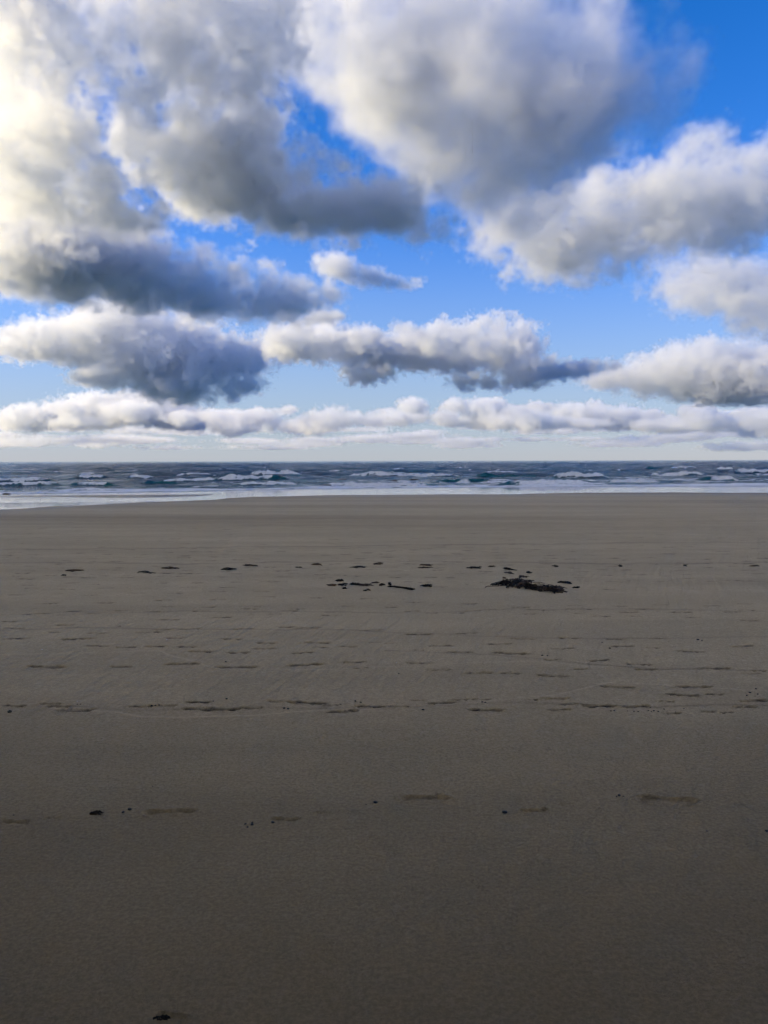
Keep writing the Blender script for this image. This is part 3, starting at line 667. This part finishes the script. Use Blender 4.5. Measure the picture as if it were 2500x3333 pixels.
def volume_tree(name, lo, hi, n, source, cloud_mat):
    """turns the stored lattice of densities into a fog grid"""
    g = bpy.data.node_groups.new(name, 'GeometryNodeTree')
    for io in ('INPUT', 'OUTPUT'): g.interface.new_socket('Geometry', in_out=io, socket_type='NodeSocketGeometry')
    N = g.nodes.new; L = g.links.new
    go = N('NodeGroupOutput')
    if source is None: src = N('NodeGroupInput').outputs[0]
    else:
        oi = N('GeometryNodeObjectInfo'); oi.inputs['Object'].default_value = source; src = oi.outputs['Geometry']
    vc = N('GeometryNodeVolumeCube'); vc.inputs['Min'].default_value = lo; vc.inputs['Max'].default_value = hi
    for k, nm in enumerate('XYZ'): vc.inputs['Resolution ' + nm].default_value = int(n[k])
    mr = N('ShaderNodeMapRange'); mr.data_type = 'FLOAT_VECTOR'
    vi = [i for i in mr.inputs if i.type == 'VECTOR']
    L(N('GeometryNodeInputPosition').outputs[0], vi[0])
    vi[1].default_value = lo; vi[2].default_value = hi; vi[3].default_value = (0, 0, 0); vi[4].default_value = [k - 1 for k in n]
    sx = N('ShaderNodeSeparateXYZ'); L([o for o in mr.outputs if o.type == 'VECTOR'][0], sx.inputs[0])
    def im(op, a, b):
        q = N('FunctionNodeIntegerMath'); q.operation = op
        for i, z in enumerate((a, b)):
            if isinstance(z, int): q.inputs[i].default_value = z
            else: L(z, q.inputs[i])
        return q.outputs[0]
    ii = []
    for o in sx.outputs:
        q = N('FunctionNodeFloatToInt'); q.rounding_mode = 'ROUND'; L(o, q.inputs[0]); ii.append(q.outputs[0])
    idx = im('ADD', im('MULTIPLY', im('ADD', im('MULTIPLY', ii[0], int(n[1])), ii[1]), int(n[2])), ii[2])
    at = N('GeometryNodeInputNamedAttribute'); at.data_type = 'FLOAT'; at.inputs['Name'].default_value = 'd'
    si = N('GeometryNodeSampleIndex'); si.data_type = 'FLOAT'; si.domain = 'POINT'; si.clamp = True
    L(src, si.inputs['Geometry']); L(at.outputs[0], si.inputs['Value']); L(idx, si.inputs['Index'])
    L(si.outputs[0], vc.inputs['Density'])
    sm = N('GeometryNodeSetMaterial'); sm.inputs['Material'].default_value = cloud_mat
    L(vc.outputs[0], sm.inputs[0]); L(sm.outputs[0], go.inputs[0])
    return g

def fog(name, d, X, lo, hi, n, cloud_mat=cloud_mat):
    d[[0, -1]] = 0; d[:, [0, -1]] = 0; d[:, :, [0, -1]] = 0
    me = bpy.data.meshes.new(name + '_lattice'); me.vertices.add(d.size)
    co = np.empty(tuple(n) + (3,), np.float32); co[..., 0] = X[0][:, None, None]; co[..., 1] = X[1][None, :, None]; co[..., 2] = X[2][None, None, :]
    me.vertices.foreach_set('co', co.ravel()); me.attributes.new('d', 'FLOAT', 'POINT').data.foreach_set('value', d.ravel().astype(np.float32))
    lo_, hi_ = [tuple(float(q) for q in z) for z in (lo, hi)]
    vol = bpy.data.volumes.new(name); vol.materials.append(cloud_mat)
    ob = bpy.data.objects.new(name, vol); sc.collection.objects.link(ob)
    ob.modifiers.new('droplets', 'NODES').node_group = volume_tree(name, lo_, hi_, n, bpy.data.objects.new(name + '_lattice', me), cloud_mat)
    print(name, n, round(d.size / 1e6, 1), 'M', round(float((d > 0).mean()), 2), round(time.time() - T0, 1))
    return ob

def cloud(label, blobs, dist, depth, vox, ext=.02, lmax=300, amp=.4, slope=1.95, seed=0, billow=0, k=1.5, pad=1.4, fine=.12, cut=0., soft=1.2, name='cloud'):
    P = []
    for b_ in blobs:                             # (u, v, radius across, radius up, weight, distance factor, depth factor)
        u, v, ru, rv, w, df, pf = (*b_, *(1., 1., 1.)[len(b_) - 4:])
        D = dist * df; d = ray(u * CS, v * CS); hor = math.hypot(d[0], d[1]); c = d / hor * D; c[2] += EYE
        s = D / FPX / (d[1] / hor) * CS
        P.append((c, ru * s, depth * pf, rv * s, math.atan2(d[0], d[1]), w))
    E = [np.array([math.hypot(a * math.cos(z), b * math.sin(z)), math.hypot(a * math.sin(z), b * math.cos(z)), h]) for c, a, b, h, z, w in P]
    lo = np.min([p[0] - pad * e for p, e in zip(P, E)], 0); hi = np.max([p[0] + pad * e for p, e in zip(P, E)], 0)
    n = np.ceil((hi - lo) / vox).astype(int) + 1; n += n % 2; hi = lo + (n - 1) * vox
    X = [(lo[i] + np.arange(n[i]) * vox).astype(np.float32) for i in range(3)]
    acc = np.zeros(n, np.float32)
    for (c, a, b, h, z, w), e in zip(P, E):
        sl = tuple(slice(max(0, int((c[i] - 2.2 * e[i] - lo[i]) / vox)), min(n[i], int((c[i] + 2.2 * e[i] - lo[i]) / vox) + 2)) for i in range(3))
        ca, sa = math.cos(z), math.sin(z)
        dx = X[0][sl[0]][:, None, None] - c[0]; dy = X[1][sl[1]][None, :, None] - c[1]; dz = X[2][sl[2]][None, None, :] - c[2]
        acc[sl] += w * np.exp(-1.4 * (((dx * ca - dy * sa) / a) ** 2 + ((dx * sa + dy * ca) / b) ** 2 + (dz / h) ** 2))
    f = np.log(acc + 1e-5) / 1.4 + 1 - cut + amp * fbm(tuple(n), vox, lmax, slope, seed)
    if billow:
        cell = lmax * .55
        f += billow * ((puffs(X, cell, seed) - .45) + .55 * (puffs(X, cell * .45, seed + 1) - .45) + .3 * (puffs(X, cell * .2, seed + 2) - .45))
    if fine: f += fine * fbm(tuple(n), vox, lmax * .15, 1.7, seed + 9)
    ob = fog(name, np.clip(f * k, 0, 1) ** soft * ext, X, lo, hi, n)
    return tag(ob, label, 'cloud', 'broken clouds over the sea')

rr = __import__('random').Random(4)
# A upper-left mass
cloud('bright cream-white cloud mass filling the upper left corner',[(40,70,120,90),(40,210,100,90),(50,330,100,60),(190,40,150,70),(330,50,130,60),(470,60,130,70),(520,150,90,65),(530,20,90,55),(600,70,70,60,.8),(400,130,100,45,.6),(325,275,52,62,.9),(140,345,80,45),(225,400,90,45,.9),(90,430,100,60),(300,470,60,30,.6)],1250,150,5,ext=.04,lmax=170,amp=.9,slope=1.75,seed=11,k=.7,fine=.34,cut=.55,soft=1.4)
# C dark arm
cloud('dark slate-blue arm of cloud tapering to the right below the bright upper-left mass',[(330,290,100,55,.7),(480,325,110,80,.9),(550,385,120,66),(690,432,130,46),(825,464,115,34),(930,486,70,20,.8),(400,380,80,50,.7)],1390,150,6,ext=.05,lmax=190,amp=.8,slope=1.8,seed=12,k=.7,fine=.28,cut=.15,soft=1.5)
# B left arm
cloud('long dark grey cloud low on the left above the white cumulus, tapering to the right',[(60,520,150,68),(195,562,150,54),(345,612,140,42),(490,642,120,30),(610,660,90,21),(700,664,50,11,.8),(140,600,150,35,.8)],2050,210,8,ext=.036,lmax=220,amp=.75,slope=1.8,seed=13,k=.8,fine=.28,cut=.05,soft=1.5)
# D
cloud('largest cloud, top centre, white on its left and soft grey-blue on its right',[(800,120,105,120),(930,230,135,115),(1120,190,180,180),(985,350,125,55),(1080,420,100,45),(1230,250,140,110,.7),(780,10,95,70),(690,80,90,80,.9),(650,20,80,60,.8),(940,50,150,90),(1120,40,150,100),(1340,220,120,100,.4),(1420,190,90,70,.22),(1230,80,100,90,.45)],1450,230,6,ext=.032,lmax=300,amp=.5,slope=2.1,seed=14,k=.5,fine=.1,cut=.0,soft=1.7)
# E
cloud('broad grey cloud bank with white top reaching in from the right edge',[(1090,520,90,30,.8),(1200,500,120,50),(1340,485,140,54),(1480,462,140,58),(1640,435,120,66),(1560,405,100,38),(1220,570,110,28,.5)],2400,280,9,ext=.022,lmax=300,amp=.72,slope=1.85,seed=15,k=.8,fine=.28,cut=.2,soft=1.7)
cloud('round white-topped cloud at the right edge under the broad grey bank',[(1500,605,70,38),(1590,620,90,48),(1660,670,60,45),(1430,600,60,25,.4)],3400,250,11,ext=.014,lmax=260,amp=.6,slope=1.85,seed=16,k=.8,fine=.28,cut=.05,soft=1.7)
cloud('smallest white puff alone in the blue in the middle of the sky',[(725,575,48,26),(790,598,45,15),(860,612,50,8,.8),(590,575,35,12,.4),(545,525,18,6,.4),(1100,600,28,9,.35)],2600,110,6,ext=.035,lmax=160,amp=.4,slope=1.9,seed=17,k=1,fine=.2,billow=.5)
cloud('heaped cream cumulus on the left with a dark right end',[(30,745,60,16),(130,738,70,26),(230,720,70,34),(290,695,52,26),(400,735,70,34),(510,770,80,28),(330,790,80,38),(390,840,75,26),(530,835,40,14,.5),(205,818,35,10,.8),(500,855,26,9,.5),(440,780,70,40)],4500,330,8,ext=.016,lmax=300,amp=.85,slope=1.8,seed=18,billow=.9,k=2.2,fine=.3,cut=.15)
cloud('dark-bellied cloud with small white domes right of the cream cumulus',[(630,742,55,26),(720,745,70,27),(830,765,80,25),(950,768,80,26),(1060,772,80,24),(1130,750,40,30,.6),(980,728,35,15),(890,735,30,15),(690,712,36,14),(1080,712,60,14,.6),(1230,800,70,13,.8),(1150,800,50,16,.7),(800,812,60,14,.5),(1080,825,90,16,.4)],3700,280,8,ext=.026,lmax=280,amp=.85,slope=1.8,seed=19,billow=.8,k=2,fine=.3,cut=.15)
cloud('white cumulus low on the right edge with a grey base',[(1320,818,50,12),(1410,812,70,26),(1500,790,60,30),(1540,812,80,30),(1640,795,70,40),(1600,840,90,22)],4700,320,9,ext=.015,lmax=300,amp=.8,slope=1.8,seed=20,billow=.8,k=2,fine=.3,cut=.1)
B = [(40, 905, 34, 16), (85, 915, 26, 9), (230, 880, 70, 20), (300, 875, 45, 18), (160, 900, 60, 16)]
for x in range(110, 1700, 40):
    up = 6 * math.sin(x * .0075) + 5 * math.sin(x * .021 + 1)
    B.append((x + rr.uniform(-22, 22), 905 - up + rr.uniform(-10, 16), rr.uniform(24, 62), rr.uniform(7, 20), rr.uniform(.5, 1), rr.uniform(.82, 1.2)))
for x in range(150, 1700, 46):
    if rr.random() < .6:
        up = 9 * math.sin(x * .0075) + 6 * math.sin(x * .021 + 1)
        B.append((x + rr.uniform(-25, 25), 884 - up + rr.uniform(-8, 12), rr.uniform(12, 34), rr.uniform(6, 14), 1, rr.uniform(.85, 1.15)))
cloud('long bank of small white-topped cumulus just above the horizon', B, 11000, 420, 20, ext=.009, lmax=420, amp=.95, slope=1.8, seed=21, billow=.9, k=2, fine=.3, cut=0.)
B = []
for x in range(-20, 1700, 42):
    B.append((x + rr.uniform(-30, 30), rr.choice((926, 938, 950, 962)) + rr.uniform(-5, 5), rr.uniform(30, 95), rr.uniform(3, 8), rr.uniform(.6, 1), rr.uniform(.85, 1.15)))
cloud('thin pale strips of cloud lowest on the horizon', B, 17000, 700, 32, ext=.004, lmax=700, amp=.7, slope=1.85, seed=22, billow=.5, k=1.5, fine=.2)

# unseen cloud added overhead and left to block the sun and whiten the skylight
vox = 45.; lo = np.array([-3200., -2200., 430.]); n = np.array([120, 84, 10]); hi = lo + (n - 1) * vox
X = [(lo[i] + np.arange(n[i]) * vox).astype(np.float32) for i in range(3)]
x, y, z = X[0][:, None, None], X[1][None, :, None], X[2][None, None, :]
f = .8 * fbm(tuple(n), vox, 700, 2.0, 77) + .75 - 1.2 * np.abs((z - 600) / 190) ** 2
blk = np.exp(-((x + 1200) / 480) ** 4 - ((y - 180) / 620) ** 6)  # dense part added where it stops the sun
f = f * (1 - blk) + blk * (1.5 - 1.2 * np.abs((z - 620) / 190) ** 2)
clear = np.maximum((y < 500) * 1., blk > .2) + 0 * x
tag(fog('cloud', np.clip(f * np.minimum(clear, 1), 0, 1).astype(np.float32) * (.009 + .03 * blk), X, lo, hi, n, white_mat), 'broken grey cloud added overhead, unseen, to keep the sun off the beach', 'cloud', 'broken clouds over the sea')
